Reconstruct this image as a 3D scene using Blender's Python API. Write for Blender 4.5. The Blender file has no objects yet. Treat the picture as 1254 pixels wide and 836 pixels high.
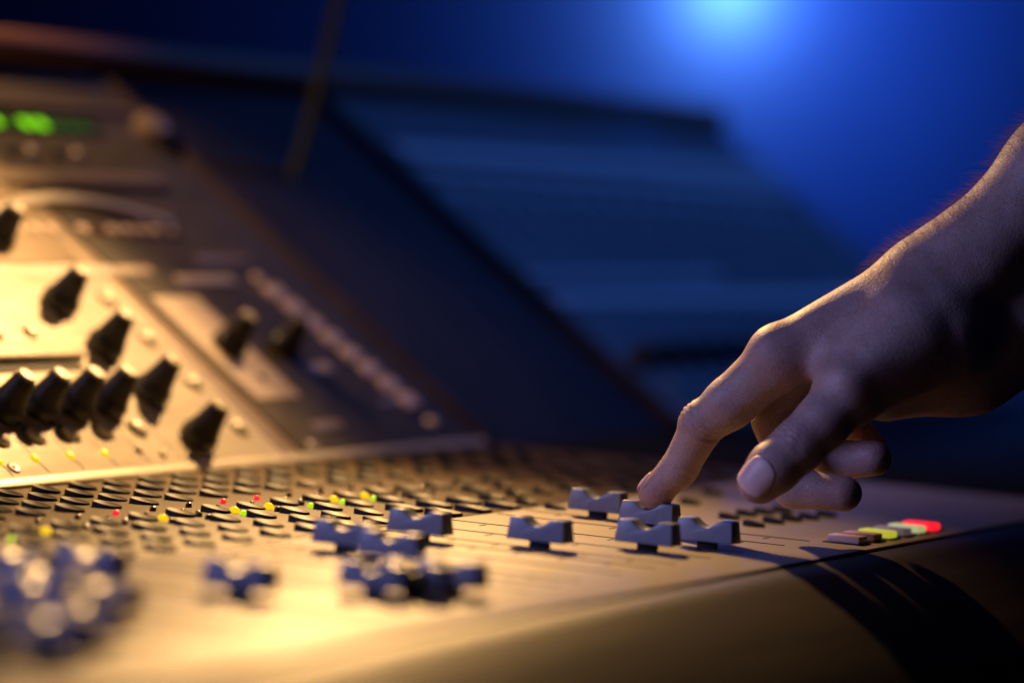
import bpy, bmesh, math, random
import numpy as np
from mathutils import Vector, Matrix
random.seed(7); rng = np.random.default_rng(7)
scn = bpy.context.scene
COL = scn.collection
R = math.radians

# ------------------------------------------------------------------ camera
YAW, PITCH, ROLL, TH = R(26.856), R(2.761), R(3.513), R(35.16)
FPX, CX, CY = 4334.0, 627.0, 418.0
F_ = Vector((math.cos(YAW)*math.cos(PITCH), math.sin(YAW)*math.cos(PITCH), -math.sin(PITCH)))
R_ = F_.cross(Vector((0, 0, 1))).normalized(); U_ = R_.cross(F_)
RIGHT = math.cos(ROLL)*R_ + math.sin(ROLL)*U_
UP = -math.sin(ROLL)*R_ + math.cos(ROLL)*U_
CAM = Vector((0, 0, 0.15839))
cam_d = bpy.data.cameras.new('camera'); cam = bpy.data.objects.new('camera', cam_d); COL.objects.link(cam)
mw = Matrix((RIGHT, UP, -F_)).transposed().to_4x4(); mw.translation = CAM
cam.matrix_world = mw
cam_d.sensor_width = 36.0; cam_d.lens = FPX*36/1254
cam_d.clip_start = 0.05; cam_d.clip_end = 60
cam_d.dof.use_dof = True; cam_d.dof.focus_distance = 1.575; cam_d.dof.aperture_fstop = 3.3
scn.camera = cam

def ray(x, y): return RIGHT*((x-CX)/FPX) + UP*((CY-y)/FPX) + F_
def at(x, y, d): return CAM + ray(x, y)*d
def on_deck(x, y, z=0.0):
    r = ray(x, y); return CAM + r*((z-CAM.z)/r.z)

# ------------------------------------------------------------------ world and light
w = bpy.data.worlds.new('World'); scn.world = w; w.use_nodes = True
w.node_tree.nodes['Background'].inputs[0].default_value = (0.12, 0.2, 1.0, 1)
w.node_tree.nodes['Background'].inputs[1].default_value = 0.006
scn.view_settings.view_transform = 'Standard'; scn.view_settings.look = 'None'
scn.view_settings.exposure = 0.0; scn.view_settings.gamma = 1.0

def lamp(name, kind, loc, target, energy, color, **kw):
    d = bpy.data.lights.new(name, kind); d.energy = energy; d.color = color
    for k, v in kw.items(): setattr(d, k, v)
    o = bpy.data.objects.new(name, d); COL.objects.link(o); o.location = loc
    if target is not None:
        o.rotation_euler = (Vector(target)-Vector(loc)).to_track_quat('-Z', 'Y').to_euler()
    return o
# added blue fill spot, unseen, from the camera's left, for hand and fader sides
lamp('blue_fill_light', 'SPOT', (-0.10, 1.75, 0.75), (1.27, 0.62, 0.11), 122.0, (0.34, 0.38, 1.0), spot_size=R(22), spot_blend=1.0, shadow_soft_size=0.35)
# added blue spot, out of view, to brighten the far module
lamp('far_module_fill', 'SPOT', (3.3, 0.55, 1.7), (2.55, 1.08, 0.10), 44.0, (0.06, 0.22, 1.0), spot_size=R(46), spot_blend=0.6, shadow_soft_size=0.1)

# ------------------------------------------------------------------ materials
def mat(name, base, rough=0.5, metal=0.0, spec=0.5, emit=None, es=0.0, coat=0.0):
    m = bpy.data.materials.new(name); m.use_nodes = True
    b = m.node_tree.nodes['Principled BSDF']
    b.inputs['Base Color'].default_value = (*base, 1); b.inputs['Roughness'].default_value = rough
    b.inputs['Metallic'].default_value = metal; b.inputs['Specular IOR Level'].default_value = spec
    b.inputs['Coat Weight'].default_value = coat
    if emit: b.inputs['Emission Color'].default_value = (*emit, 1); b.inputs['Emission Strength'].default_value = es
    return m
def nd(m, t, **kw):
    n = m.node_tree.nodes.new(t)
    for k, v in kw.items():
        if k in n.inputs: n.inputs[k].default_value = v
        else: setattr(n, k, v)
    return n
def lk(m, a, ao, b, bo): m.node_tree.links.new(a.outputs[ao], b.inputs[bo])
def vary(m, c1, c2, scale=(1, 1, 1), nscale=30.0, detail=5.0, bump=0.0, bscale=None, bstretch=None, rough=None, dist=0.001, lo=.35, hi=.65):
    """noise between two colours, optional brushed bump and roughness range, in object space"""
    b = m.node_tree.nodes['Principled BSDF']
    tc = nd(m, 'ShaderNodeTexCoord'); mp = nd(m, 'ShaderNodeMapping'); mp.inputs['Scale'].default_value = scale
    lk(m, tc, 'Object', mp, 'Vector')
    n = nd(m, 'ShaderNodeTexNoise', Scale=nscale, Detail=detail); lk(m, mp, 'Vector', n, 'Vector')
    r = nd(m, 'ShaderNodeValToRGB'); r.color_ramp.elements[0].color = (*c1, 1); r.color_ramp.elements[1].color = (*c2, 1)
    r.color_ramp.elements[0].position = lo; r.color_ramp.elements[1].position = hi
    lk(m, n, 'Fac', r, 'Fac'); lk(m, r, 'Color', b, 'Base Color')
    if rough:
        mr = nd(m, 'ShaderNodeMapRange'); mr.inputs['To Min'].default_value, mr.inputs['To Max'].default_value = rough
        lk(m, n, 'Fac', mr, 'Value'); lk(m, mr, 'Result', b, 'Roughness')
    if bump:
        mp2 = nd(m, 'ShaderNodeMapping'); mp2.inputs['Scale'].default_value = bstretch or (1, 1, 1); lk(m, tc, 'Object', mp2, 'Vector')
        n2 = nd(m, 'ShaderNodeTexNoise', Scale=bscale or 400.0, Detail=4.0); lk(m, mp2, 'Vector', n2, 'Vector')
        bp = nd(m, 'ShaderNodeBump'); bp.inputs['Strength'].default_value = bump; bp.inputs['Distance'].default_value = dist
        lk(m, n2, 'Fac', bp, 'Height'); lk(m, bp, 'Normal', b, 'Normal')
    return m

M = {}
M['deck'] = vary(mat('deck_silver', (.4,.37,.34), .42, .05, spec=.4), (.31,.265,.205), (.37,.315,.245), (1,1,1), 22, 4, .12, 300, (6,.4,1), (.46,.6), .0004)
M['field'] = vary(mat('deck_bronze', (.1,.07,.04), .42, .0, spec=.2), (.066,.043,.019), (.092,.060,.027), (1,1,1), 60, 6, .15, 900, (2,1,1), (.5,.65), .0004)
M['panel'] = vary(mat('panel_silver', (.55,.5,.42), .38, .2), (.52,.47,.40), (.60,.55,.47), (.6,3,1), 40, 5, .12, 500, (.4,6,1), (.33,.46), .0004)
M['panel_mid'] = vary(mat('panel_bronze', (.3,.24,.17), .42, .15), (.27,.21,.15), (.33,.26,.18), (.6,3,1), 40, 5, .1, 500, (.4,6,1), None, .0004)
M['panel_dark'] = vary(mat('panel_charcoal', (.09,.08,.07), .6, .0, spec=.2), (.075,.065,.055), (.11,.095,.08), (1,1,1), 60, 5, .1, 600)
M['blank'] = vary(mat('blank_black', (.03,.026,.04), .7, spec=.2), (.018,.016,.026), (.028,.024,.036), (1,1,1), 30, 4, .1, 500)
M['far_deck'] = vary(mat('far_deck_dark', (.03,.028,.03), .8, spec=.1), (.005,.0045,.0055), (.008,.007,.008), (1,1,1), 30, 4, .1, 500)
M['black'] = vary(mat('black_plastic', (.012,.012,.013), .3, spec=.18), (.010,.010,.011), (.016,.016,.017), (1,1,1), 150, 4, .06, 1500, None, (.42,.58), .0002)
M['knob'] = vary(mat('knob_black', (.012,.012,.014), .42), (.010,.010,.012), (.018,.018,.02), (1,1,1), 200, 4, .08, 1200, None, (.36,.5), .0002)
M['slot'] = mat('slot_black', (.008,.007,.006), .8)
M['cap'] = vary(mat('fader_grey', (.24,.25,.28), .34, .0, spec=.35), (.20,.225,.29), (.245,.27,.345), (1,1,1), 120, 5, .08, 1500, None, (.28,.4), .0002)
M['capend_shade'] = vary(mat('fader_end_shade', (.05,.05,.06), .4), (.04,.04,.05), (.06,.06,.07), (1,1,1), 120, 5)  # darker grey puts the shade of the unlit cap ends into the colour
M['metal'] = mat('dull_metal', (.42,.38,.32), .42, .5)
M['kcap'] = mat('knob_cap_grey', (.20,.18,.15), .5, .2)
M['white'] = vary(mat('white_plastic', (.75,.72,.66), .3), (.72,.68,.62), (.8,.76,.7), (1,1,1), 80, 4)
M['cream'] = vary(mat('cream_print', (.62,.52,.42), .5), (.56,.46,.37), (.66,.56,.46), (1,1,1), 80, 4)
M['pink'] = mat('pale_key', (.75,.60,.52), .4)
M['wood'] = vary(mat('dark_rail', (.03,.016,.008), .42, .0, spec=.28), (.015,.008,.003), (.026,.014,.005), (.5,8,8), 14, 6, .15, 200, (.3,8,8), (.45,.6))
M['leather'] = vary(mat('brown_leather', (.03,.014,.009), .6, spec=.2), (.014,.0065,.005), (.024,.011,.007), (1,1,1), 60, 5, .5, 900)
M['topwood'] = vary(mat('dark_wood', (.2,.1,.06), .6), (.18,.085,.05), (.28,.13,.075), (.5,8,8), 14, 6)
M['trim'] = vary(mat('dark_trim', (.05,.03,.025), .6, spec=.2), (.04,.025,.02), (.065,.04,.03), (1,1,1), 30, 4)
M['steel'] = mat('stem_steel', (.17,.21,.19), .5, .2)
M['red_on'] = mat('led_red_on', (.5,.01,.02), .3, emit=(1,.01,.03), es=1.1)
M['red_off'] = mat('led_red_off', (.10,.004,.01), .2)
M['yel_on'] = mat('led_yellow_on', (.5,.35,.01), .3, emit=(1,.60,.0), es=1.05)
M['yel_off'] = mat('led_yellow_off', (.16,.11,.02), .2)
M['grn_on'] = mat('led_green_on', (.2,.4,.02), .3, emit=(.45,.85,.0), es=1.0)
M['grn_off'] = mat('led_green_off', (.03,.05,.02), .2)
M['met_on'] = mat('meter_green_on', (.1,.3,.02), .4, emit=(.16,.60,.0), es=1.7)
M['met_off'] = mat('meter_green_dim', (.02,.06,.01), .4, emit=(.01,.12,.0), es=.5)
M['clear'] = mat('led_clear', (.5,.4,.3), .15)
M['key_tan'] = mat('key_tan', (.62,.40,.31), .45)
M['key_lilac'] = mat('key_lilac', (.40,.34,.38), .45, emit=(.55,.45,.5), es=.10)
M['key_yellow'] = mat('key_yellow', (.45,.42,.08), .45, emit=(.75,.75,.06), es=.55)
M['key_pale'] = mat('key_pale', (.5,.5,.32), .45, emit=(.75,.8,.30), es=.5)
M['key_red'] = mat('key_red', (.5,.02,.03), .4, emit=(1,.01,.02), es=1.5)
M['wall'] = vary(mat('wall_paint', (.55,.55,.55), .9, spec=.1), (.12,.18,.31), (.145,.21,.35), (1,1,1), 3, 4, .15, 40)
M['blue_panel'] = vary(mat('far_panel_grey', (.16,.17,.19), .6, .0, spec=.3), (.14,.15,.17), (.19,.2,.22), (1,1,1), 40, 4)
M['blue_light'] = vary(mat('far_panel_pale', (.7,.7,.72), .6), (.66,.66,.68), (.76,.76,.78), (1,1,1), 40, 4)

# ------------------------------------------------------------------ mesh helpers
def link(name, me, m, parent=None, loc=(0,0,0), rot=None):
    if m and not me.materials: me.materials.append(m)
    o = bpy.data.objects.new(name, me); COL.objects.link(o)
    o.location = loc
    if m and me.materials[0] != m:
        o.material_slots[0].link = 'OBJECT'; o.material_slots[0].material = m
    if rot: o.rotation_euler = rot
    if parent is not None: o.parent = parent
    return o
def fin(bm, name, smooth=False):
    bmesh.ops.recalc_face_normals(bm, faces=bm.faces)
    me = bpy.data.meshes.new(name); bm.to_mesh(me); bm.free()
    if smooth:
        for p in me.polygons: p.use_smooth = True
    return me
def smooth_angle(me, a=40):
    for p in me.polygons: p.use_smooth = True
    bm = bmesh.new(); bm.from_mesh(me)
    for e in bm.edges:
        if len(e.link_faces) == 2 and e.calc_face_angle(0) > R(a): e.smooth = False
    bm.to_mesh(me); bm.free(); return me
def box_mesh(name, x0, x1, y0, y1, z0, z1, bev=0.0, seg=2):
    bm = bmesh.new()
    vs = [bm.verts.new((x, y, z)) for x in (x0, x1) for y in (y0, y1) for z in (z0, z1)]
    for f in ((0,1,3,2),(4,6,7,5),(0,4,5,1),(2,3,7,6),(0,2,6,4),(1,5,7,3)): bm.faces.new([vs[i] for i in f])
    bmesh.ops.recalc_face_normals(bm, faces=bm.faces)
    if bev: bmesh.ops.bevel(bm, geom=bm.edges[:], offset=bev, segments=seg, profile=.5, affect='EDGES')
    return smooth_angle(fin(bm, name), 50) if bev else fin(bm, name)
def lathe_mesh(name, prof, n=28):
    """prof: list of (radius, height); closes at both ends when radius is 0"""
    bm = bmesh.new(); rings = []
    for r, h in prof:
        if r < 1e-7: rings.append([bm.verts.new((0, 0, h))])
        else: rings.append([bm.verts.new((r*math.cos(2*math.pi*i/n), r*math.sin(2*math.pi*i/n), h)) for i in range(n)])
    for a, b in zip(rings, rings[1:]):
        for i in range(n):
            j = (i+1) % n
            if len(a) == 1 and len(b) == 1: continue
            if len(a) == 1: bm.faces.new((a[0], b[i], b[j]))
            elif len(b) == 1: bm.faces.new((a[i], b[0], a[j]))
            else: bm.faces.new((a[i], b[i], b[j], a[j]))
    return smooth_angle(fin(bm, name), 35)
def extrude_profile(name, pts, x0, x1, taper=None, bev=0.0, seg=2):
    """closed profile of (y, z) swept along X"""
    bm = bmesh.new(); n = len(pts)
    a = [bm.verts.new((x0, y, z)) for y, z in pts]; b = [bm.verts.new((x1, y, z)) for y, z in pts]
    bm.faces.new(a); bm.faces.new(b[::-1])
    for i in range(n): bm.faces.new((a[i], b[i], b[(i+1) % n], a[(i+1) % n]))
    bmesh.ops.recalc_face_normals(bm, faces=bm.faces)
    if bev:
        es = [e for e in bm.edges if len(e.link_faces) == 2 and e.calc_face_angle(0) > R(28)]
        bmesh.ops.bevel(bm, geom=es, offset=bev, segments=seg, profile=.5, affect='EDGES')
    return smooth_angle(fin(bm, name), 40)
def tube_mesh(name, pts, rads, n=12):
    bm = bmesh.new(); rings = []
    pts = [Vector(p) for p in pts]
    for i, p in enumerate(pts):
        t = (pts[min(i+1, len(pts)-1)]-pts[max(i-1, 0)]).normalized()
        u = t.orthogonal().normalized() if i == 0 else (pu - t*pu.dot(t)).normalized()
        pu = u; v = t.cross(u)
        rings.append([bm.verts.new(p+rads[i]*(u*math.cos(2*math.pi*k/n)+v*math.sin(2*math.pi*k/n))) for k in range(n)])
    for a, b in zip(rings, rings[1:]):
        for k in range(n): bm.faces.new((a[k], a[(k+1) % n], b[(k+1) % n], b[k]))
    bm.faces.new(rings[0]); bm.faces.new(rings[-1][::-1])
    return smooth_angle(fin(bm, name), 50)
def tag(o, label, cat, group=None):
    o['label'] = label; o['category'] = cat
    if group: o['group'] = group
    return o

# ------------------------------------------------------------------ the setting: back wall
WX = 4.5
wall = link('wall', box_mesh('wall', 0, .1, -3, 7, -1.5, 4, 0), M['wall'], None, (WX, 0, 0)); wall['kind'] = 'structure'

# ------------------------------------------------------------------ mixing console
BASE = Vector((1.75, 0.75, -0.16))
con = bpy.data.objects.new('mixing_console', None); COL.objects.link(con); con.location = BASE
tag(con, 'large silver and black mixing console with grey faders, black buttons and sloping knob panel', 'mixing console')
YB, YF, XL, XE, X2, XR = 0.9246, 0.563, 0.55, 1.815, 2.07, 2.77
cs, sn = math.cos(TH), math.sin(TH)
def part(name, me, m, X=0, Y=0, Z=0, rot=None, parent=None):
    off = Vector((0,0,0)) if parent is not None else BASE
    return link(name, me, m, parent or con, Vector((X, Y, Z))-off, rot)
def pan(name, me, m, X, u, h=0.0, rz=0.0):
    """part standing on the sloping panel at (X, u up the slope, h out of it)"""
    o = part(name, me, m, X, YB+u*cs-h*sn, u*sn+h*cs)
    o.rotation_euler = (Matrix.Rotation(TH, 3, 'X') @ Matrix.Rotation(rz, 3, 'Z')).to_euler()
    return o
# deck: fader field and button field are separate plates with a hairline joint
YM = 0.7415
part('fader_plate', box_mesh('fader_plate', XL, XE, YF, YM-.0004, -.02, 0, .0008), M['deck'])
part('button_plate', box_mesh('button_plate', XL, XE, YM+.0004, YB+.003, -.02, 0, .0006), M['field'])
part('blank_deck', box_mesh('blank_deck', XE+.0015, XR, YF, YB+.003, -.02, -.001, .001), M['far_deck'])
# body under the deck
part('body', box_mesh('body', XL+.01, XR-.01, .50, YB+.27, -.16, -.03, .004), M['blank'])
# sloping panels
def panel_plate(name, m, x0, x1, u0, u1, h0, h1, bev=.0008):
    return pan(name, box_mesh(name, x0, x1, u0, u1, h0, h1, bev), m, 0, 0)
panel_plate('channel_panel', M['panel'], XL, 1.5835, .0008, .3495, -.012, 0)
panel_plate('section_divider', M['panel_mid'], 1.5845, 1.6035, .0008, .3495, -.012, -.0008)
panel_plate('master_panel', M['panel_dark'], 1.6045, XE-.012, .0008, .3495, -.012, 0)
panel_plate('panel_edge_trim', M['trim'], XE-.011, XE, .0008, .3495, -.03, .004, .002)
panel_plate('blank_panel', M['blank'], XE+.001, X2-.001, .0008, .3495, -.03, -.004)
panel_plate('module_panel', M['blue_panel'], X2+.012, XR, .0008, .3495, -.012, 0)
panel_plate('panel_edge_trim', M['trim'], X2, X2+.011, .0008, .3495, -.03, .004, .002)
panel_plate('top_rail', M['topwood'], XL, XR, .351, .372, -.06, .014, .005)
# front rail and leather armrest
part('front_rail', extrude_profile('front_rail', [(.5622,-.0012),(.548,-.0042),(.525,-.0125),(.500,-.0240),(.480,-.0360),(.474,-.055),(.5622,-.055)], XL, XR, bev=.001), M['wood'])
part('armrest', extrude_profile('armrest', [(.4725,-.056),(.4705,-.048),(.462,-.0435),(.445,-.042),(.42,-.044),(.395,-.053),(.38,-.070),(.378,-.10),(.4725,-.10)], XL, XR, bev=.003), M['leather'])

# ---- faders
def cap_profile():
    p = [(-.0137, .0034), (-.0126, .013), (-.0072, .0131)]
    for i in range(11):
        t = i/10; y = -.0064+.0128*t
        p.append((y, .0131-.0035*(1-(2*t-1)**2) if 0 < t < 1 else .0131))
    p[3] = (-.0064, .0130); p[-1] = (.0064, .0130)
    return p + [(.0072, .0131), (.0126, .013), (.0137, .0034)]
def cap_mesh():
    pts = cap_profile(); bm = bmesh.new(); n = len(pts)
    def xw(z): return .0053-.0010*(z-.004)/.009
    a = [bm.verts.new((-xw(z), y, z)) for y, z in pts]; b = [bm.verts.new((xw(z), y, z)) for y, z in pts]
    bm.faces.new(a); bm.faces.new(b[::-1])
    for i in range(n): bm.faces.new((a[i], b[i], b[(i+1) % n], a[(i+1) % n]))
    bmesh.ops.recalc_face_normals(bm, faces=bm.faces)
    es = [e for e in bm.edges if e.calc_face_angle(0) > R(28)]
    bmesh.ops.bevel(bm, geom=es, offset=.00055, segments=3, profile=.5, affect='EDGES')
    me = smooth_angle(fin(bm, 'fader_cap'), 38)
    me.materials.append(M['cap']); me.materials.append(M['capend_shade'])
    for p in me.polygons:
        if abs(p.normal.y) > .9 and p.area > 2e-5: p.material_index = 1
    return me
CAPM = cap_mesh(); POSTM = box_mesh('fader_post', -.0016, .0016, -.0044, .0044, -.004, .0045, .0003)
SLOTM = box_mesh('fader_slot', -.0007, .0007, -.0715, .0715, -.002, .00025)
FADERS = [(1.336,.6575),(1.371,.6235),(1.406,.6110),(1.452,.6600),(1.4815,.7000),
          (1.245,.700),(1.315,.704),(1.226,.668),(1.128,.621),(1.140,.611),(1.161,.607),(1.086,.653),
          (1.046,.722),(.984,.670),(1.072,.708),(.951,.629),(.914,.617),(1.016,.690),(1.000,.655),(.884,.628)]
for X, Y in FADERS:
    part('fader_slot', SLOTM, M['slot'], X, .6655, 0)
    c = part('fader_cap', CAPM, None, X, Y, 0, (0, 0, random.uniform(-.008, .008)))
    part('fader_post', POSTM, M['black'], 0, 0, 0, parent=c)
# slots of faders that stand out of view behind others
for X in (1.283, 1.200):
    part('fader_slot', SLOTM, M['slot'], X, .6655, 0)
TICK = box_mesh('scale_mark', -.0004, .0004, -.003, .003, 0, .0002)
for X, Y in FADERS[:8]:
    for k in range(6):
        part('scale_mark', TICK, M['slot'], X-.0075, .612+k*.021, 0, (0, 0, math.pi/2))

# ---- oval paddle buttons on the deck
def button_mesh(name, L, W, hb, hf, p=2.6, n=28):
    bm = bmesh.new()
    def out(s): return [(math.copysign(abs(math.cos(t))**(2/p), math.cos(t))*W/2*s, math.copysign(abs(math.sin(t))**(2/p), math.sin(t))*L/2*s) for t in (2*math.pi*i/n for i in range(n))]
    def hz(y): return hf+(hb-hf)*(y/L+.5)
    rings = []
    for s, dz, k in ((1.02, None, 0), (1.0, -.0005, 1), (.95, 0, 1), (.8, -.00025, 1), (.5, -.0006, 1), (.2, -.0008, 1)):
        rings.append([bm.verts.new((x, y, -.001 if k == 0 else hz(y)+dz)) for x, y in out(s)])
    for a, b in zip(rings, rings[1:]):
        for i in range(n): bm.faces.new((a[i], a[(i+1) % n], b[(i+1) % n], b[i]))
    bm.faces.new(rings[-1]); bm.faces.new(rings[0][::-1])
    return smooth_angle(fin(bm, name), 45)
BTN = button_mesh('button', .0142, .0092, .0029, .0011, 2.3)
BTS = button_mesh('button_small', .0105, .0075, .0028, .0014)
BTR = button_mesh('button_rect', .0165, .0095, .0030, .0016, 7)
PITCHX = .0293
ROWS = [.9065, .8885, .8710, .8540, .8160, .7930, .7715, .7510]
for k in range(-11, 16):
    X = 1.333+k*PITCHX
    for j, Y in enumerate(ROWS):
        if X > XE-.02: continue
        big = X < 1.42
        if not big and j >= 6:
            if X < 1.50: part('button', BTR, M['black'], X, Y-.002, 0)
            elif k % 2 == 0 or j == 6: part('button', BTS, M['black'], X, Y, 0)
            continue
        if X > 1.50 and (j in (2, 5) and k % 3 == 0): continue
        me = BTN if X < 1.55 else BTS
        part('button', me, M['black'], X+random.uniform(-.0003,.0003), Y+random.uniform(-.0003,.0003), random.uniform(-.0004,.0002))
for x, y in ((606,612),(680,623),(923,644),(947,640),(969,637),(990,635),(914,631),(935,628.5),(845,617),(872,605),(893,635),(1012,632),(958,627)):
    p = on_deck(x, y); part('button', BTS, M['black'], p.x, min(p.y, .8), 0)
# ---- LEDs on the deck
LED = lathe_mesh('led', [(.0024,-.001),(.0024,.0009),(.0021,.0019),(.0013,.0026),(0,.0029)], 16)
LEDS = lathe_mesh('led_small', [(.0015,-.001),(.0015,.0009),(.0012,.0018),(.0006,.0022),(0,.0023)], 14)
PIN = lathe_mesh('indicator', [(.0011,-.001),(.0011,.0012),(.0008,.0019),(0,.0023)], 12)
yel_on, grn_on, red_on = {-2,0,1,3,4,-5}, {0,2,3,4,-6}, {-2,1,2}
for k in range(-11, 8):
    X = 1.3385+k*PITCHX
    part('led', LED if k in yel_on else LEDS, M['yel_on' if k in yel_on else 'yel_off'], X, .8100, 0)
    part('led', LEDS, M['grn_on' if k in grn_on else 'grn_off'], X-.0055, .8020, 0)
    part('led', LEDS, M['red_on' if k in red_on else 'red_off'], X+.001, .8345, 0)
    part('indicator', PIN, M['red_off'], X+.006, .8225, 0)
    part('indicator', PIN, M['clear'], X+.006, .8145, 0)
# ---- row of square lit keys at the front edge
KEY = box_mesh('key', -.0052, .0052, -.0078, .0078, .0002, .0036, .0006)
KEYB = box_mesh('key_base', -.0072, .0072, -.0092, .0092, -.002, .0006, .0003)
for i, m in enumerate(('key_tan','key_tan','key_yellow','key_lilac','key_pale','key_red')):
    k = part('key', KEY.copy(), M[m], 1.492+i*.0190, .5800, 0)
    if i > 1: k['label'] = ['', '', 'lit yellow key', 'pale lilac key', 'lit pale yellow key', 'glowing red key'][i]
    part('key_base', KEYB, M['black'], 0, 0, 0, parent=k)

# ---- knobs on the panel
KNOB = lathe_mesh('knob', [(0,.0),(.0100,.0),(.0102,.0012),(.0102,.0052),(.0096,.0066),(.0086,.0082),(.0078,.0110),(.0066,.0165),(.0055,.0215),(.0051,.0226),(0,.0226)], 36)
KCAP = lathe_mesh('knob_cap', [(.0049,.0224),(.0049,.0238),(.0044,.0244),(.0025,.0246),(0,.0246)], 28)
POINTER = box_mesh('pointer', -.0004, .0004, .0050, .0098, .0052, .0075)
def knob(X, u, s=1.0):
    k = pan('knob', KNOB, M['knob'], X, u, 0); k.scale = (s, s, s)
    k.rotation_euler = (Matrix.Rotation(TH, 3, 'X') @ Matrix.Rotation(random.uniform(-2, 2), 3, 'Z')).to_euler()
    c = link('knob_cap', KCAP, M['kcap'], k)
for k in range(5): knob(1.350+k*PITCHX, .0505)
for u in (.022, .058, .094, .1295, .181): knob(1.516, u)
knob(1.634, .092, .98); knob(1.690, .090, .92); knob(1.395, .19); knob(1.46, .19)
# ---- round push buttons with black surround, LEDs, screws
DOME = lathe_mesh('push_button', [(.0055,-.002),(.0055,.0012),(.0050,.0022),(.0036,.0031),(.0018,.0036),(0,.0037)], 26)
SUR = lathe_mesh('button_surround', [(.0066,-.002),(.0066,.0003),(.0058,.0004),(.0058,-.002)], 26)
def dome(X, u, m='white', s=1.0):
    d = pan('push_button', DOME, M[m], X, u, 0); d.scale = (s, s, s)
    link('button_surround', SUR, M['slot'], d)
for k in range(5): dome(1.3585+k*PITCHX, .0335)
for k in range(5): dome(1.3505+k*PITCHX, .1085, 'white', .8)
for u in (.029, .065, .1015, .134): dome(1.5665, u, 'panel', .95)
PLED = lathe_mesh('panel_led', [(.0022,-.001),(.0022,.0006),(.0014,.0013),(0,.0015)], 16)
for k in range(5):
    o = pan('led', PLED, M['yel_on' if k < 4 else 'yel_off'], 1.3415+k*PITCHX, .0185); o.scale = (1, 1.25, 1)
pan('led', PLED, M['yel_off'], 1.4755, .014)
def screw(X, u):
    s = pan('screw', SCREW, M['metal'], X, u)
    link('screw_recess', SREC, M['slot'], s)
SCREW = lathe_mesh('screw', [(.0036,-.002),(.0036,.0006),(.0030,.0009),(.0018,.0006),(0,.0006)], 24)
SREC = lathe_mesh('screw_recess', [(.0013,.0004),(.0013,.00085),(0,.00085)], 6)
screw(1.348, .0135); screw(1.50, .012); screw(1.50, .335); screw(1.35, .335); screw(1.796, .335); screw(1.62,.012)
# ---- lines and plates on the panel
def plate(name, m, x0, x1, u0, u1, h=.0006, bev=.0002):
    return pan(name, box_mesh(name, x0, x1, u0, u1, -.002, h, bev), M[m], 0, 0)
plate('panel_lip', 'panel', XL, XE-.012, -.0005, .0054, .0018, .0006)
for k in range(-9, 3):
    plate('channel_rib', 'white', 1.4302+k*PITCHX-.0004, 1.4302+k*PITCHX+.0004, .0085, .0745, .00035, .0001)
    if k < 1 : plate('channel_rib', 'white', 1.4302+k*PITCHX-.0004, 1.4302+k*PITCHX+.0004, .104, .150, .00035, .0001)
plate('ledge_shade', 'slot', XL+.1, 1.484, .0790, .0862, .0003)  # dark strip stands in for the shade under the ledge
plate('panel_ledge', 'panel', XL+.1, 1.490, .0868, .0985, .0040, .001)
plate('print_band', 'white', XL+.1, 1.6035, .1545, .1625, .0005)
plate('print_band', 'cream', 1.606, 1.640, .1555, .1620, .0005)
plate('label_block', 'cream', 1.612, 1.6580, .050, .136, .0006)
dome(1.6380, .0665, 'knob', .55)
plate('label_block', 'cream', 1.656, 1.716, .1465, .1545, .0006)
plate('label_block', 'cream', 1.694, 1.722, .0690, .0770, .0006)
plate('label_block', 'panel_mid', 1.700, 1.757, .1660, .1730, .0006)
plate('label_block', 'panel_mid', 1.735, 1.770, .0400, .0440, .0006)
plate('label_block', 'panel_mid', 1.640, 1.672, .0230, .0300, .0006)
plate('step_band', 'panel_mid', XL+.1, 1.748, .2330, .2440, .003, .001)
plate('step_band', 'panel_mid', XL+.1, 1.80, .3060, .3120, .003, .001)
plate('upper_field', 'panel_mid', XL+.1, 1.5815, .1640, .2300, .0008)
SQ = box_mesh('square_key', -.0088, .0088, -.0060, .0060, -.001, .0022, .0008)
for i in range(8):
    pan('square_key', SQ, M['pink'], 1.7455+i*.0030, .1385-i*.0139)
dome(1.7665, .0215, 'pink', .85); dome(1.742, .1505, 'pink', .8)
# row of small buttons under a curved trim
for i in range(11):
    if i == 3: continue
    dome(1.552+i*.0150, .1930, 'red_off' if i == 5 else 'pink', .78)
def arch():
    bm = bmesh.new(); n = 28; ring = []
    for i in range(n+1):
        t = i/n; X = 1.5400+.166*t; u = .1985+.0190*math.sin(math.pi*(t*.94+.03))-.006*t
        ring.append([bm.verts.new((X, u+du, h)) for du, h in ((0,-.001),(0,.0035),(.0012,.0045),(.0062,.0045),(.0075,.0035),(.0075,-.001))])
    for a, b in zip(ring, ring[1:]):
        for k in range(5): bm.faces.new((a[k], b[k], b[k+1], a[k+1]))
    bm.faces.new(ring[0]); bm.faces.new(ring[-1][::-1])
    return smooth_angle(fin(bm, 'arch_trim'), 50)
pan('arch_trim', arch(), M['panel'], 0, 0)
# LED meter in the upper panel
plate('meter_window', 'slot', 1.30, 1.742, .2830, .2990, .0005)
CELL = box_mesh('meter_cell', -.0042, .0042, -.0040, .0040, -.001, .0016, .0004)
for i in range(22):
    X = 1.548+i*.0150
    if X > 1.738: break
    pan('meter_cell', CELL, M['met_on' if X < 1.69 and i % 3 != 1 else 'met_off'], X, .2910)
for i in range(5): dome(1.600+i*.0225, .2640, 'panel' if i % 2 == 0 else 'knob', .75)
pan('corner_cap', lathe_mesh('corner_cap', [(.0,-.002),(.0135,-.002),(.0135,.006),(.0110,.009),(.006,.0105),(0,.011)], 32), M['panel_mid'], 1.7965, .2890)
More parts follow.
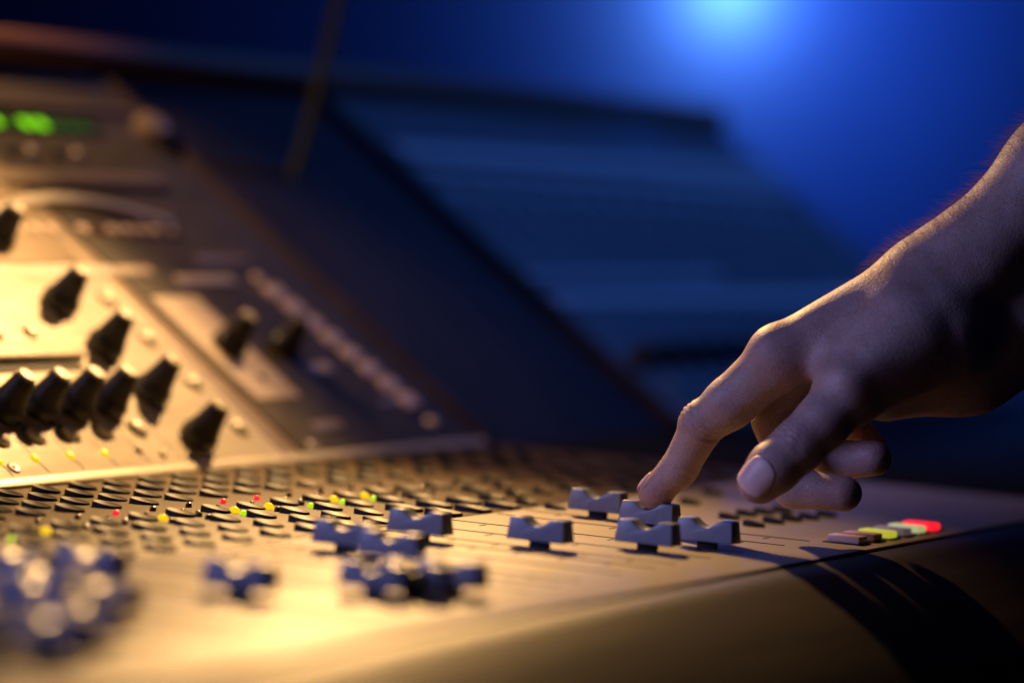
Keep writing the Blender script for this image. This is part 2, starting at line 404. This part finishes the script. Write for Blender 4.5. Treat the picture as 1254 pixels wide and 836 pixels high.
# ---- far module, lit blue: rows of knobs, keys and bands
plate('panel_band', 'blue_light', X2+.03, XR-.02, .281, .297, .003, .001)
plate('panel_band', 'blue_light', X2+.03, XR-.02, .262, .270, .002, .0008)
plate('panel_band', 'blue_light', X2+.02, X2+.34, .150, .158, .002, .0008)
plate('panel_band', 'blue_light', X2+.02, XR-.02, .122, .135, .002, .0008)
FK = lathe_mesh('far_knob', [(.009,0),(.009,.006),(.006,.008),(.005,.018),(0,.018)], 20)
for i in range(16):
    X = X2+.045+i*.038
    for u in (.065,):
        if X < XR-.02:
            k = pan('knob', FK, M['blue_panel'], X, u)
    if X < XR-.02: dome(X+.012, .042, 'blue_light', .9)
    if X < XR-.02: dome(X+.004, .208, 'blue_light', .9)
XS = box_mesh('slot_label', -.012, .012, -.003, .003, -.001, .0006)
for i in range(14): pan('label_block', XS, M['blue_light'], X2+.05+i*.042, .243)

# ------------------------------------------------------------------ gooseneck lamp (stem in view, head above the frame)
LH = Vector((1.76, .97, .385)); LT = Vector((.98, .83, 0))
goose = bpy.data.objects.new('gooseneck_lamp', None); COL.objects.link(goose)
gb = at(338, 300, 2.24); goose.location = gb
tag(goose, 'thin grey gooseneck lamp stem rising from the console behind the knob panel', 'lamp')
g1 = at(418, -20, 2.20)
P = [gb+Vector((0,0,-.05)), gb, gb.lerp(g1, .5)+Vector((.004,0,0)), g1, g1+(g1-gb).normalized()*.10+Vector((-.03,-.01,0)), Vector((1.97,1.10,.60)), Vector((1.90,1.03,.53)), LH+(LH-LT).normalized()*.07]
def bez(P, n=10):
    out = []
    for i in range(len(P)-1):
        p0, p1, p2, p3 = P[max(i-1,0)], P[i], P[i+1], P[min(i+2,len(P)-1)]
        for k in range(n):
            t = k/n
            out.append(.5*((2*p1)+(-p0+p2)*t+(2*p0-5*p1+4*p2-p3)*t*t+(-p0+3*p1-3*p2+p3)*t**3))
    return out+[P[-1]]
path = [p-gb for p in bez(P)]
link('stem', tube_mesh('stem', path, [.0042]*len(path)), M['steel'], goose)
dq = (LT-LH).to_track_quat('-Z', 'Y').to_euler()
link('lamp_shade', lathe_mesh('lamp_shade', [(.004,.072),(.010,.070),(.016,.05),(.030,.030),(.036,.004),(.0352,.004),(.029,.029),(.015,.048),(.004,.052)], 32), M['blank'], goose, LH-gb, dq)
link('bulb', lathe_mesh('bulb', [(0,.020),(.006,.022),(.009,.030),(.007,.04),(.005,.05)], 20), mat('bulb_warm', (1,.8,.5), .4, emit=(1,.6,.25), es=8), goose, LH-gb, dq)
sl = lamp('warm_lamp_light', 'SPOT', LH-gb, None, 34.0, (1.0, .56, .205), spot_size=R(106), spot_blend=1.0, shadow_soft_size=.010)
sl.rotation_euler = dq; sl.parent = goose
# added warm fill spot, out of view behind the panel, lifting its upper part
lamp('warm_panel_fill', 'SPOT', (1.50, 1.36, .62), (1.70, 1.05, .10), 16.0, (1.0, .54, .25), spot_size=R(52), spot_blend=1.0, shadow_soft_size=.03)

# ------------------------------------------------------------------ blue stage lamp by the back wall
def wallpt(x, y, dx):
    r = ray(x, y); return CAM + r*((WX-dx-CAM.x)/r.x)
BL = wallpt(872, -80, .28)
stage = bpy.data.objects.new('stage_lamp', None); COL.objects.link(stage); stage.location = BL
tag(stage, 'glowing blue white stage lamp hanging in front of the dark back wall', 'lamp')
link('bulb', lathe_mesh('stage_bulb', [(0,-.026),(.014,-.022),(.024,-.010),(.026,0),(.024,.012),(.014,.026),(.011,.04),(0,.04)], 28), mat('stage_bulb_glow', (.8,.9,1), .3, emit=(.45,.75,1.0), es=4), stage)
link('lamp_holder', lathe_mesh('stage_holder', [(0,.04),(.016,.04),(.018,.06),(.018,.10),(.008,.115),(.004,.12),(.004,1.2),(0,1.2)], 24), M['blank'], stage)
pl = lamp('stage_lamp_light', 'POINT', (0,0,0), None, 29.0, (.010,.125,1.0), shadow_soft_size=.03); pl.parent = stage
pl = lamp('stage_lamp_core_light', 'POINT', wallpt(868, -22, .07)-BL, None, 2.4, (.24,.50,1.0), shadow_soft_size=.03); pl.parent = stage

# ------------------------------------------------------------------ the hand and forearm: one continuous surface from a smooth distance field
def H(x, y, d, r): return (np.array(at(x, y, d)), r)
IDX = [H(802,602,1.598,.0074), H(832,573,1.593,.0083), H(861,519,1.583,.0098), H(893,494,1.578,.0115), H(957,438,1.570,.0134)]
MID = [H(1034,604,1.576,.0080), H(972,597,1.586,.0090), H(949,514,1.592,.0101), H(988,432,1.590,.0130)]
RNG = [H(1070,561,1.588,.0080), H(1022,563,1.600,.0092), H(985,525,1.612,.0098), H(1015,430,1.608,.0122)]
PNK = [H(1066,545,1.612,.0068), H(1052,535,1.622,.0077), H(1030,505,1.632,.0086), H(1042,436,1.625,.0110)]
THM = [H(931,589,1.535,.0100), H(948,572,1.535,.0112), H(978,545,1.537,.0115), H(1007,517,1.540,.0118), H(1038,480,1.545,.0138), H(1112,414,1.556,.0178)]
PALM = [(H(957,438,1.570,.0134), H(1130,352,1.575,.0178)), (H(988,432,1.590,.0130), H(1140,352,1.590,.018)),
        (H(1015,430,1.608,.0122), H(1150,358,1.605,.017)), (H(1042,436,1.625,.0110), H(1156,372,1.616,.0155)),
        (H(1130,352,1.575,.0178), H(1152,343,1.578,.0192)), (H(1152,343,1.578,.0192), H(1192,318,1.578,.0208)),
        (H(1192,318,1.578,.0208), H(1302,209,1.580,.0240)), (H(1302,209,1.580,.0240), H(1500,20,1.585,.0300)),
        (H(1156,365,1.612,.0170), H(1215,335,1.612,.0205)), (H(1215,335,1.612,.0205), H(1325,225,1.620,.025)), (H(1325,225,1.620,.025), H(1520,40,1.630,.031)),
        (H(1170,395,1.588,.020), H(1236,372,1.592,.022)), (H(1236,372,1.592,.022), H(1345,262,1.597,.027)), (H(1345,262,1.597,.027), H(1540,80,1.602,.033)),
        (H(1085,470,1.590,.0160), H(1180,436,1.594,.0240)), (H(1180,436,1.594,.0240), H(1300,360,1.600,.0290)), (H(1300,360,1.600,.0290), H(1540,130,1.605,.0330)),
        (H(1045,476,1.552,.0135), H(1150,408,1.566,.0210)), (H(1025,462,1.600,.0140), H(1160,400,1.600,.0200)),
        (H(1040,440,1.560,.0125), H(1100,392,1.562,.0170))]
def build_hand():
    allp = [q for s in PALM for q in s]+IDX+MID+RNG+PNK+THM
    P0 = np.min([p-r for p, r in allp], axis=0)-.004; P1 = np.max([p+r for p, r in allp], axis=0)+.004
    h = .00105
    N = np.ceil((P1-P0)/h).astype(int)+1
    ax = [P0[i]+h*np.arange(N[i]) for i in range(3)]
    def cone(a, b, D, k):
        (pa, ra), (pb, rb) = a, b
        lo = np.minimum(pa-ra, pb-rb)-k-.012; hi = np.maximum(pa+ra, pb+rb)+k+.012
        i0 = np.maximum(((lo-P0)/h).astype(int), 0); i1 = np.minimum(((hi-P0)/h).astype(int)+2, N)
        s = tuple(slice(i0[i], i1[i]) for i in range(3))
        X = ax[0][s[0]][:,None,None]-pa[0]; Y = ax[1][s[1]][None,:,None]-pa[1]; Z = ax[2][s[2]][None,None,:]-pa[2]
        d = pb-pa; L = d@d
        t = np.clip((X*d[0]+Y*d[1]+Z*d[2])/L, 0, 1)
        t = t.astype(np.float32)
        q = np.sqrt((X-t*d[0])**2+(Y-t*d[1])**2+(Z-t*d[2])**2)-(ra+(rb-ra)*t)
        D[s] = smin(D[s], q.astype(np.float32), k)
    def smin(a, b, k):
        hh = np.maximum(k-np.abs(a-b), 0)/k
        return np.minimum(a, b)-hh*hh*k*.25
    def new(): return np.full(N, .03, np.float32)
    P = new()
    for a, b in PALM: cone(a, b, P, .011)
    # knuckle and tendon relief
    def ball(p, r, D, k): cone((p, r), (p+np.array([1e-4,0,0]), r), D, k)
    up = np.array(UP); lf = -np.array(RIGHT); nr = -np.array(F_)
    T = None
    for ch, k, kb in ((IDX,.007,.003), (MID,.006,.003), (RNG,.006,.003), (PNK,.006,.003), (THM,.010,.0035)):
        D = new()
        for a, b in zip(ch, ch[1:]): cone(a, b, D, kb)
        if ch is IDX:
            ball(ch[2][0]+(up*.6+lf*.8)*.0022, .0088, D, .003)      # PIP knuckle
            ball(ch[4][0]+(up*.75+lf*.6)*.0030, .0118, D, .004)     # MCP knuckle
            ball(ch[0][0]+(lf*.2-up*.9+RV)*.0018, .0070, D, .003)   # pulp
        if ch is THM:
            ball(ch[2][0]+(nr*.6+up*.5)*.0020, .0098, D, .003)
            ball(ch[4][0]+(nr*.6+up*.5)*.0025, .0120, D, .004)
        D = smin(P, D, k)
        T = D if T is None else smin(T, D, .0016)
    # tendon of the thumb and of the index finger over the back of the hand
    cone(H(1042,462,1.5345,.0022), H(1150,375,1.5540,.003), T, .011)
    cone(H(1000,398,1.5650,.0024), H(1120,330,1.5720,.0030), T, .011)
    # ---- surface nets
    S = T < 0
    c = np.zeros(np.array(T.shape)-1, np.int8)
    for i in (0,1):
        for j in (0,1):
            for k in (0,1): c += S[i:i+c.shape[0], j:j+c.shape[1], k:k+c.shape[2]]
    idx = np.argwhere((c > 0) & (c < 8))
    vid = np.full(c.shape, -1, np.int64); vid[tuple(idx.T)] = np.arange(len(idx))
    acc = np.zeros((len(idx), 3)); cnt = np.zeros(len(idx))
    cor = [(i,j,k) for i in (0,1) for j in (0,1) for k in (0,1)]
    for a in cor:
        for b in cor:
            if sum(b)-sum(a) == 1 and sum(abs(x-y) for x, y in zip(a, b)) == 1:
                va = T[tuple((idx+a).T)].astype(float); vb = T[tuple((idx+b).T)].astype(float)
                m = (va < 0) != (vb < 0); t = np.where(m, va/np.where(m, va-vb, 1), 0)
                p = np.array(a)+t[:,None]*(np.array(b)-np.array(a))
                acc[m] += p[m]; cnt[m] += 1
    V = P0+h*(idx+acc/cnt[:,None])
    faces = []
    for axn in range(3):
        o = [i for i in range(3) if i != axn]
        A = np.take(S, range(0, S.shape[axn]-1), axn); B = np.take(S, range(1, S.shape[axn]), axn)
        e = np.argwhere(A != B)
        e = e[(e[:,o[0]] > 0) & (e[:,o[1]] > 0) & (e[:,o[0]] < c.shape[o[0]]) & (e[:,o[1]] < c.shape[o[1]])]
        flip = A[tuple(e.T)]
        q = []
        for du, dv in ((0,0),(1,0),(1,1),(0,1)):
            f = e.copy(); f[:,o[0]] -= du; f[:,o[1]] -= dv; q.append(vid[tuple(f.T)])
        q = np.stack(q, 1)
        if axn == 1: flip = ~flip
        q[~flip] = q[~flip][:, ::-1]
        faces.append(q)
    Fc = np.concatenate(faces)
    # ---- gradient for normals / surface search
    def sample(p):
        g = (p-P0)/h; i = np.clip(np.floor(g).astype(int), 0, N-2); f = g-i; r = 0
        for a in cor:
            wgt = np.prod(np.where(np.array(a) == 1, f, 1-f), axis=1)
            r = r+wgt*T[tuple((i+np.array(a)).T)]
        return r
    def normal(p):
        e = .0012
        n = np.stack([sample(p+np.eye(3)[i]*e)-sample(p-np.eye(3)[i]*e) for i in range(3)], 1)
        return n/np.maximum(np.linalg.norm(n, axis=1, keepdims=True), 1e-9)
    nrm = normal(V)
    # light Laplacian smoothing of the stair steps
    for it in range(3):
        s = np.zeros_like(V); n = np.zeros(len(V))
        for k in range(4):
            a, b = Fc[:,k], Fc[:,(k+1) % 4]
            np.add.at(s, a, V[b]); np.add.at(n, a, 1); np.add.at(s, b, V[a]); np.add.at(n, b, 1)
        V = V*.45+.55*s/np.maximum(n, 1)[:,None]
    # ---- skin creases over the joints
    def crease(ch, i, offs, depth, width, side, rad):
        nonlocal V
        p, r = ch[i]; d = ch[i+1][0]-ch[i-1][0] if i+1 < len(ch) else ch[i][0]-ch[i-1][0]
        d = d/np.linalg.norm(d); side = side/np.linalg.norm(side)
        for o_, dp in offs:
            rel = V-(p+d*o_); t = rel@d; q = rel-t[:,None]*d; l = np.linalg.norm(q, axis=1)
            wav = .0005*np.sin(q@np.cross(d, side)*900+o_*3000)
            m = (np.abs(t) < .006) & (l < rad) & (nrm@side > -.1)
            gdp = dp*depth*np.exp(-((t[m]+wav[m])/width)**2)*np.clip(nrm[m]@side+.1, 0, 1)
            V[m] -= nrm[m]*gdp[:,None]
    ly = up*.6+lf*.8
    crease(IDX, 2, ((-.0030,.7),(-.0008,1),(.0016,.8),(.0038,.6)), .00075, .00075, ly, .016)
    crease(IDX, 1, ((-.0012,.8),(.0010,1),(.0030,.5)), .00040, .0006, ly, .014)
    crease(IDX, 2, ((-.001,1.2),(.0015,.7)), .0009, .0009, -ly, .017)
    crease(IDX, 1, ((.001,.7),), .0005, .0008, -ly, .014)
    crease(IDX, 2, ((-.0022,.6),(.0008,.8),(.0036,.5)), .0007, .0008, nr, .016)
    crease(IDX, 1, ((-.0008,.6),(.0016,.6)), .0005, .0008, nr, .014)
    crease(THM, 2, ((-.0040,.6),(-.0015,1),(.0008,.9),(.0030,.7),(.0052,.4)), .00085, .00085, nr*.8+up*.5+lf*.3, .018)
    me = bpy.data.meshes.new('person'); me.from_pydata(V.tolist(), [], Fc.tolist()); me.update()
    for p in me.polygons: p.use_smooth = True
    red = np.zeros(len(V))
    for c_, rr, am in ((IDX[0][0],.010,1),(THM[0][0],.011,.8),(MID[0][0],.011,1),(RNG[0][0],.011,1),(PNK[0][0],.010,1),
                       (IDX[2][0],.011,.6),(IDX[4][0]+up*.008,.014,.6),(THM[2][0],.012,.5),(MID[2][0],.011,.6),(THM[4][0],.014,.35)):
        red += am*np.exp(-(np.linalg.norm(V-c_, axis=1)/rr)**2)
    at_ = me.attributes.new('redness', 'FLOAT', 'POINT'); at_.data.foreach_set('value', np.clip(red, 0, 1).astype(np.float32))
    return me, V, Fc, nrm, sample, normal
RV = np.array(RIGHT)*.6
hand_me, HV, HF, HN, hsample, hnormal = build_hand()
skin = mat('skin', (.56,.36,.28), .5)
def skin_nodes(m):
    b = m.node_tree.nodes['Principled BSDF']
    tc = nd(m, 'ShaderNodeTexCoord')
    n = nd(m, 'ShaderNodeTexNoise', Scale=70.0, Detail=6.0); lk(m, tc, 'Object', n, 'Vector')
    r = nd(m, 'ShaderNodeValToRGB'); e = r.color_ramp.elements
    e[0].position, e[0].color = .32, (.36,.235,.205,1); e[1].position, e[1].color = .68, (.47,.345,.315,1)
    lk(m, n, 'Fac', r, 'Fac')
    an = nd(m, 'ShaderNodeAttribute', attribute_name='redness')
    mx = nd(m, 'ShaderNodeMix', data_type='RGBA', blend_type='MULTIPLY'); mx.inputs[7].default_value = (1.0, .72, .70, 1)
    lk(m, an, 'Fac', mx, 0); m.node_tree.links.new(r.outputs['Color'], mx.inputs[6])
    n3 = nd(m, 'ShaderNodeTexNoise', Scale=900.0, Detail=3.0); lk(m, tc, 'Object', n3, 'Vector')
    m3 = nd(m, 'ShaderNodeMapRange'); m3.inputs['From Min'].default_value = .3; m3.inputs['From Max'].default_value = .7; m3.inputs['To Min'].default_value = .84; m3.inputs['To Max'].default_value = 1.1
    lk(m, n3, 'Fac', m3, 'Value')
    sc = nd(m, 'ShaderNodeVectorMath', operation='SCALE'); m.node_tree.links.new(mx.outputs[2], sc.inputs[0]); lk(m, m3, 'Result', sc, 'Scale')
    lk(m, sc, 'Vector', b, 'Base Color')
    b.inputs['Subsurface Weight'].default_value = .12; b.inputs['Subsurface Scale'].default_value = .004
    b.inputs['Subsurface Radius'].default_value = (1, .35, .18)
    v = nd(m, 'ShaderNodeTexVoronoi', Scale=1150.0); lk(m, tc, 'Object', v, 'Vector')
    n2 = nd(m, 'ShaderNodeTexNoise', Scale=420.0, Detail=5.0); lk(m, tc, 'Object', n2, 'Vector')
    ad = nd(m, 'ShaderNodeMath', operation='ADD'); lk(m, v, 'Distance', ad, 0); lk(m, n2, 'Fac', ad, 1)
    bp = nd(m, 'ShaderNodeBump'); bp.inputs['Strength'].default_value = .3; bp.inputs['Distance'].default_value = .0005
    lk(m, ad, 'Value', bp, 'Height'); lk(m, bp, 'Normal', b, 'Normal')
    mr = nd(m, 'ShaderNodeMapRange'); mr.inputs['To Min'].default_value = .42; mr.inputs['To Max'].default_value = .62
    lk(m, n2, 'Fac', mr, 'Value'); lk(m, mr, 'Result', b, 'Roughness')
skin_nodes(skin)
person = link('person', hand_me, skin)
tag(person, 'bare right hand and forearm pressing a grey fader with the index finger', 'person')
# ---- nails: curved plates laid on the finger surface
nailm = vary(mat('nail', (.62,.42,.38), .42, spec=.4), (.64,.45,.42), (.74,.55,.52), (1,1,1), 120, 4)
def nail(c, axis, out, L, W, lift=.00035):
    axis = np.array(axis)/np.linalg.norm(axis); out = np.array(out); out = out-axis*(out@axis); out /= np.linalg.norm(out)
    side = np.cross(axis, out); nu, nv = 15, 15; pts = []
    for i in range(nu):
        for j in range(nv):
            u = -1+2*i/(nu-1); v = -1+2*j/(nv-1)
            # squircle plan of the plate
            x = u*math.sqrt(1-.42*v*v); y = v*math.sqrt(1-.42*u*u)
            p = c+axis*(x*L/2)+side*(y*W/2)
            q = p+out*.016
            for it in range(60):
                d = hsample(q[None])[0]
                if d < 2e-5 or (q-p)@out < -.004: break
                q = q-out*max(d*.7, 2e-5)
            edge = max(abs(u), abs(v)); fr = lift*(1-edge**5*1.6)
            if u > .6: fr = lift*(1+.5*(u-.6))
            pts.append(q+hnormal(q[None])[0]*fr)
    f = [(i*nv+j, (i+1)*nv+j, (i+1)*nv+j+1, i*nv+j+1) for i in range(nu-1) for j in range(nv-1)]
    me = bpy.data.meshes.new('fingernail'); me.from_pydata([tuple(p) for p in pts], [], f); me.update()
    for p in me.polygons: p.use_smooth = True
    o = link('fingernail', me, nailm, person)
    md = o.modifiers.new('thick', 'SOLIDIFY'); md.thickness = .0005; md.offset = 0
    return o
up_, lf_, nr_ = np.array(UP), -np.array(RIGHT), -np.array(F_)
ta = THM[0][0]-THM[2][0]
nail(THM[0][0]+ta/np.linalg.norm(ta)*.0005, ta, nr_*.86+up_*.20+lf_*.30, .0155, .0160)
ia = IDX[0][0]-IDX[1][0]
nail(IDX[0][0], ia, up_*.55+lf_*.8-nr_*.45, .0110, .0105)
# ---- fine hair along the back of the hand and the forearm
def hairs():
    cen = HV[HF].mean(1); fn = HN[HF[:,0]]
    vx = np.array(RIGHT); rel = cen-np.array(CAM); dep = rel@np.array(F_)
    px = CX+FPX*(rel@vx)/dep; py = CY-FPX*(rel@np.array(UP))/dep
    dors = fn@(up_*.75+lf_*.65)
    wgt = np.clip(dors-.25, 0, 1)**1.1
    zone = np.where(px > 1060, 1.0, np.where((px > 862) & (px < 925), .32, np.where(px > 1000, .16, .0)))
    zone = np.where(px > 1330, .0, zone)
    zone *= np.where(px < 925, np.clip((fn@(up_*.6+lf_*.8)-.75)*6, 0, 1), 1)
    wgt = wgt*zone; wgt /= wgt.sum()
    ids = rng.choice(len(cen), 2600, p=wgt)
    verts, faces = [], []
    arm = (H(900,500,1.58,0)[0]-H(1250,250,1.58,0)[0]); arm /= np.linalg.norm(arm)
    for i in ids:
        n = fn[i]; p = cen[i]-n*.0004
        small = px[i] < 930
        L = rng.uniform(.0018,.0034) if small else rng.uniform(.005,.0105)*(1 if px[i] > 1070 else .55)
        dirn = n*rng.uniform(.45,1.0)+arm*rng.uniform(.3,1.0)+rng.normal(0,.22,3)
        dirn /= np.linalg.norm(dirn); curl = arm*rng.uniform(-.1,.5)-n*rng.uniform(0,.35)+rng.normal(0,.2,3)
        r = rng.uniform(.00004,.00007) if not small else .000035
        a = np.cross(dirn, [.3,.5,.8]); a /= np.linalg.norm(a); b = np.cross(dirn, a)
        base = len(verts); seg = 4
        for s in range(seg+1):
            t = s/seg; q = p+dirn*L*t+curl*L*t*t*.5; rr = r*(1-.85*t)
            for k in range(3):
                an = 2*math.pi*k/3; verts.append(q+rr*(a*math.cos(an)+b*math.sin(an)))
        for s in range(seg):
            for k in range(3):
                faces.append((base+s*3+k, base+s*3+(k+1) % 3, base+s*3+3+(k+1) % 3, base+s*3+3+k))
    me = bpy.data.meshes.new('arm_hair'); me.from_pydata([tuple(v) for v in verts], [], faces); me.update()
    hm = mat('hair_brown', (.34,.20,.11), .35); b = hm.node_tree.nodes['Principled BSDF']
    tr = nd(hm, 'ShaderNodeBsdfTranslucent'); tr.inputs['Color'].default_value = (.75,.5,.34,1)
    mxs = nd(hm, 'ShaderNodeMixShader'); mxs.inputs[0].default_value = .6
    lk(hm, b, 'BSDF', mxs, 1); lk(hm, tr, 'BSDF', mxs, 2); lk(hm, mxs, 'Shader', hm.node_tree.nodes['Material Output'], 'Surface')
    o = link('arm_hair', me, hm, person); o['kind'] = 'stuff'
hairs()

# ------------------------------------------------------------------ render settings
scn.render.engine = 'CYCLES'
scn.render.resolution_x, scn.render.resolution_y = 1024, 682
scn.cycles.use_denoising = True
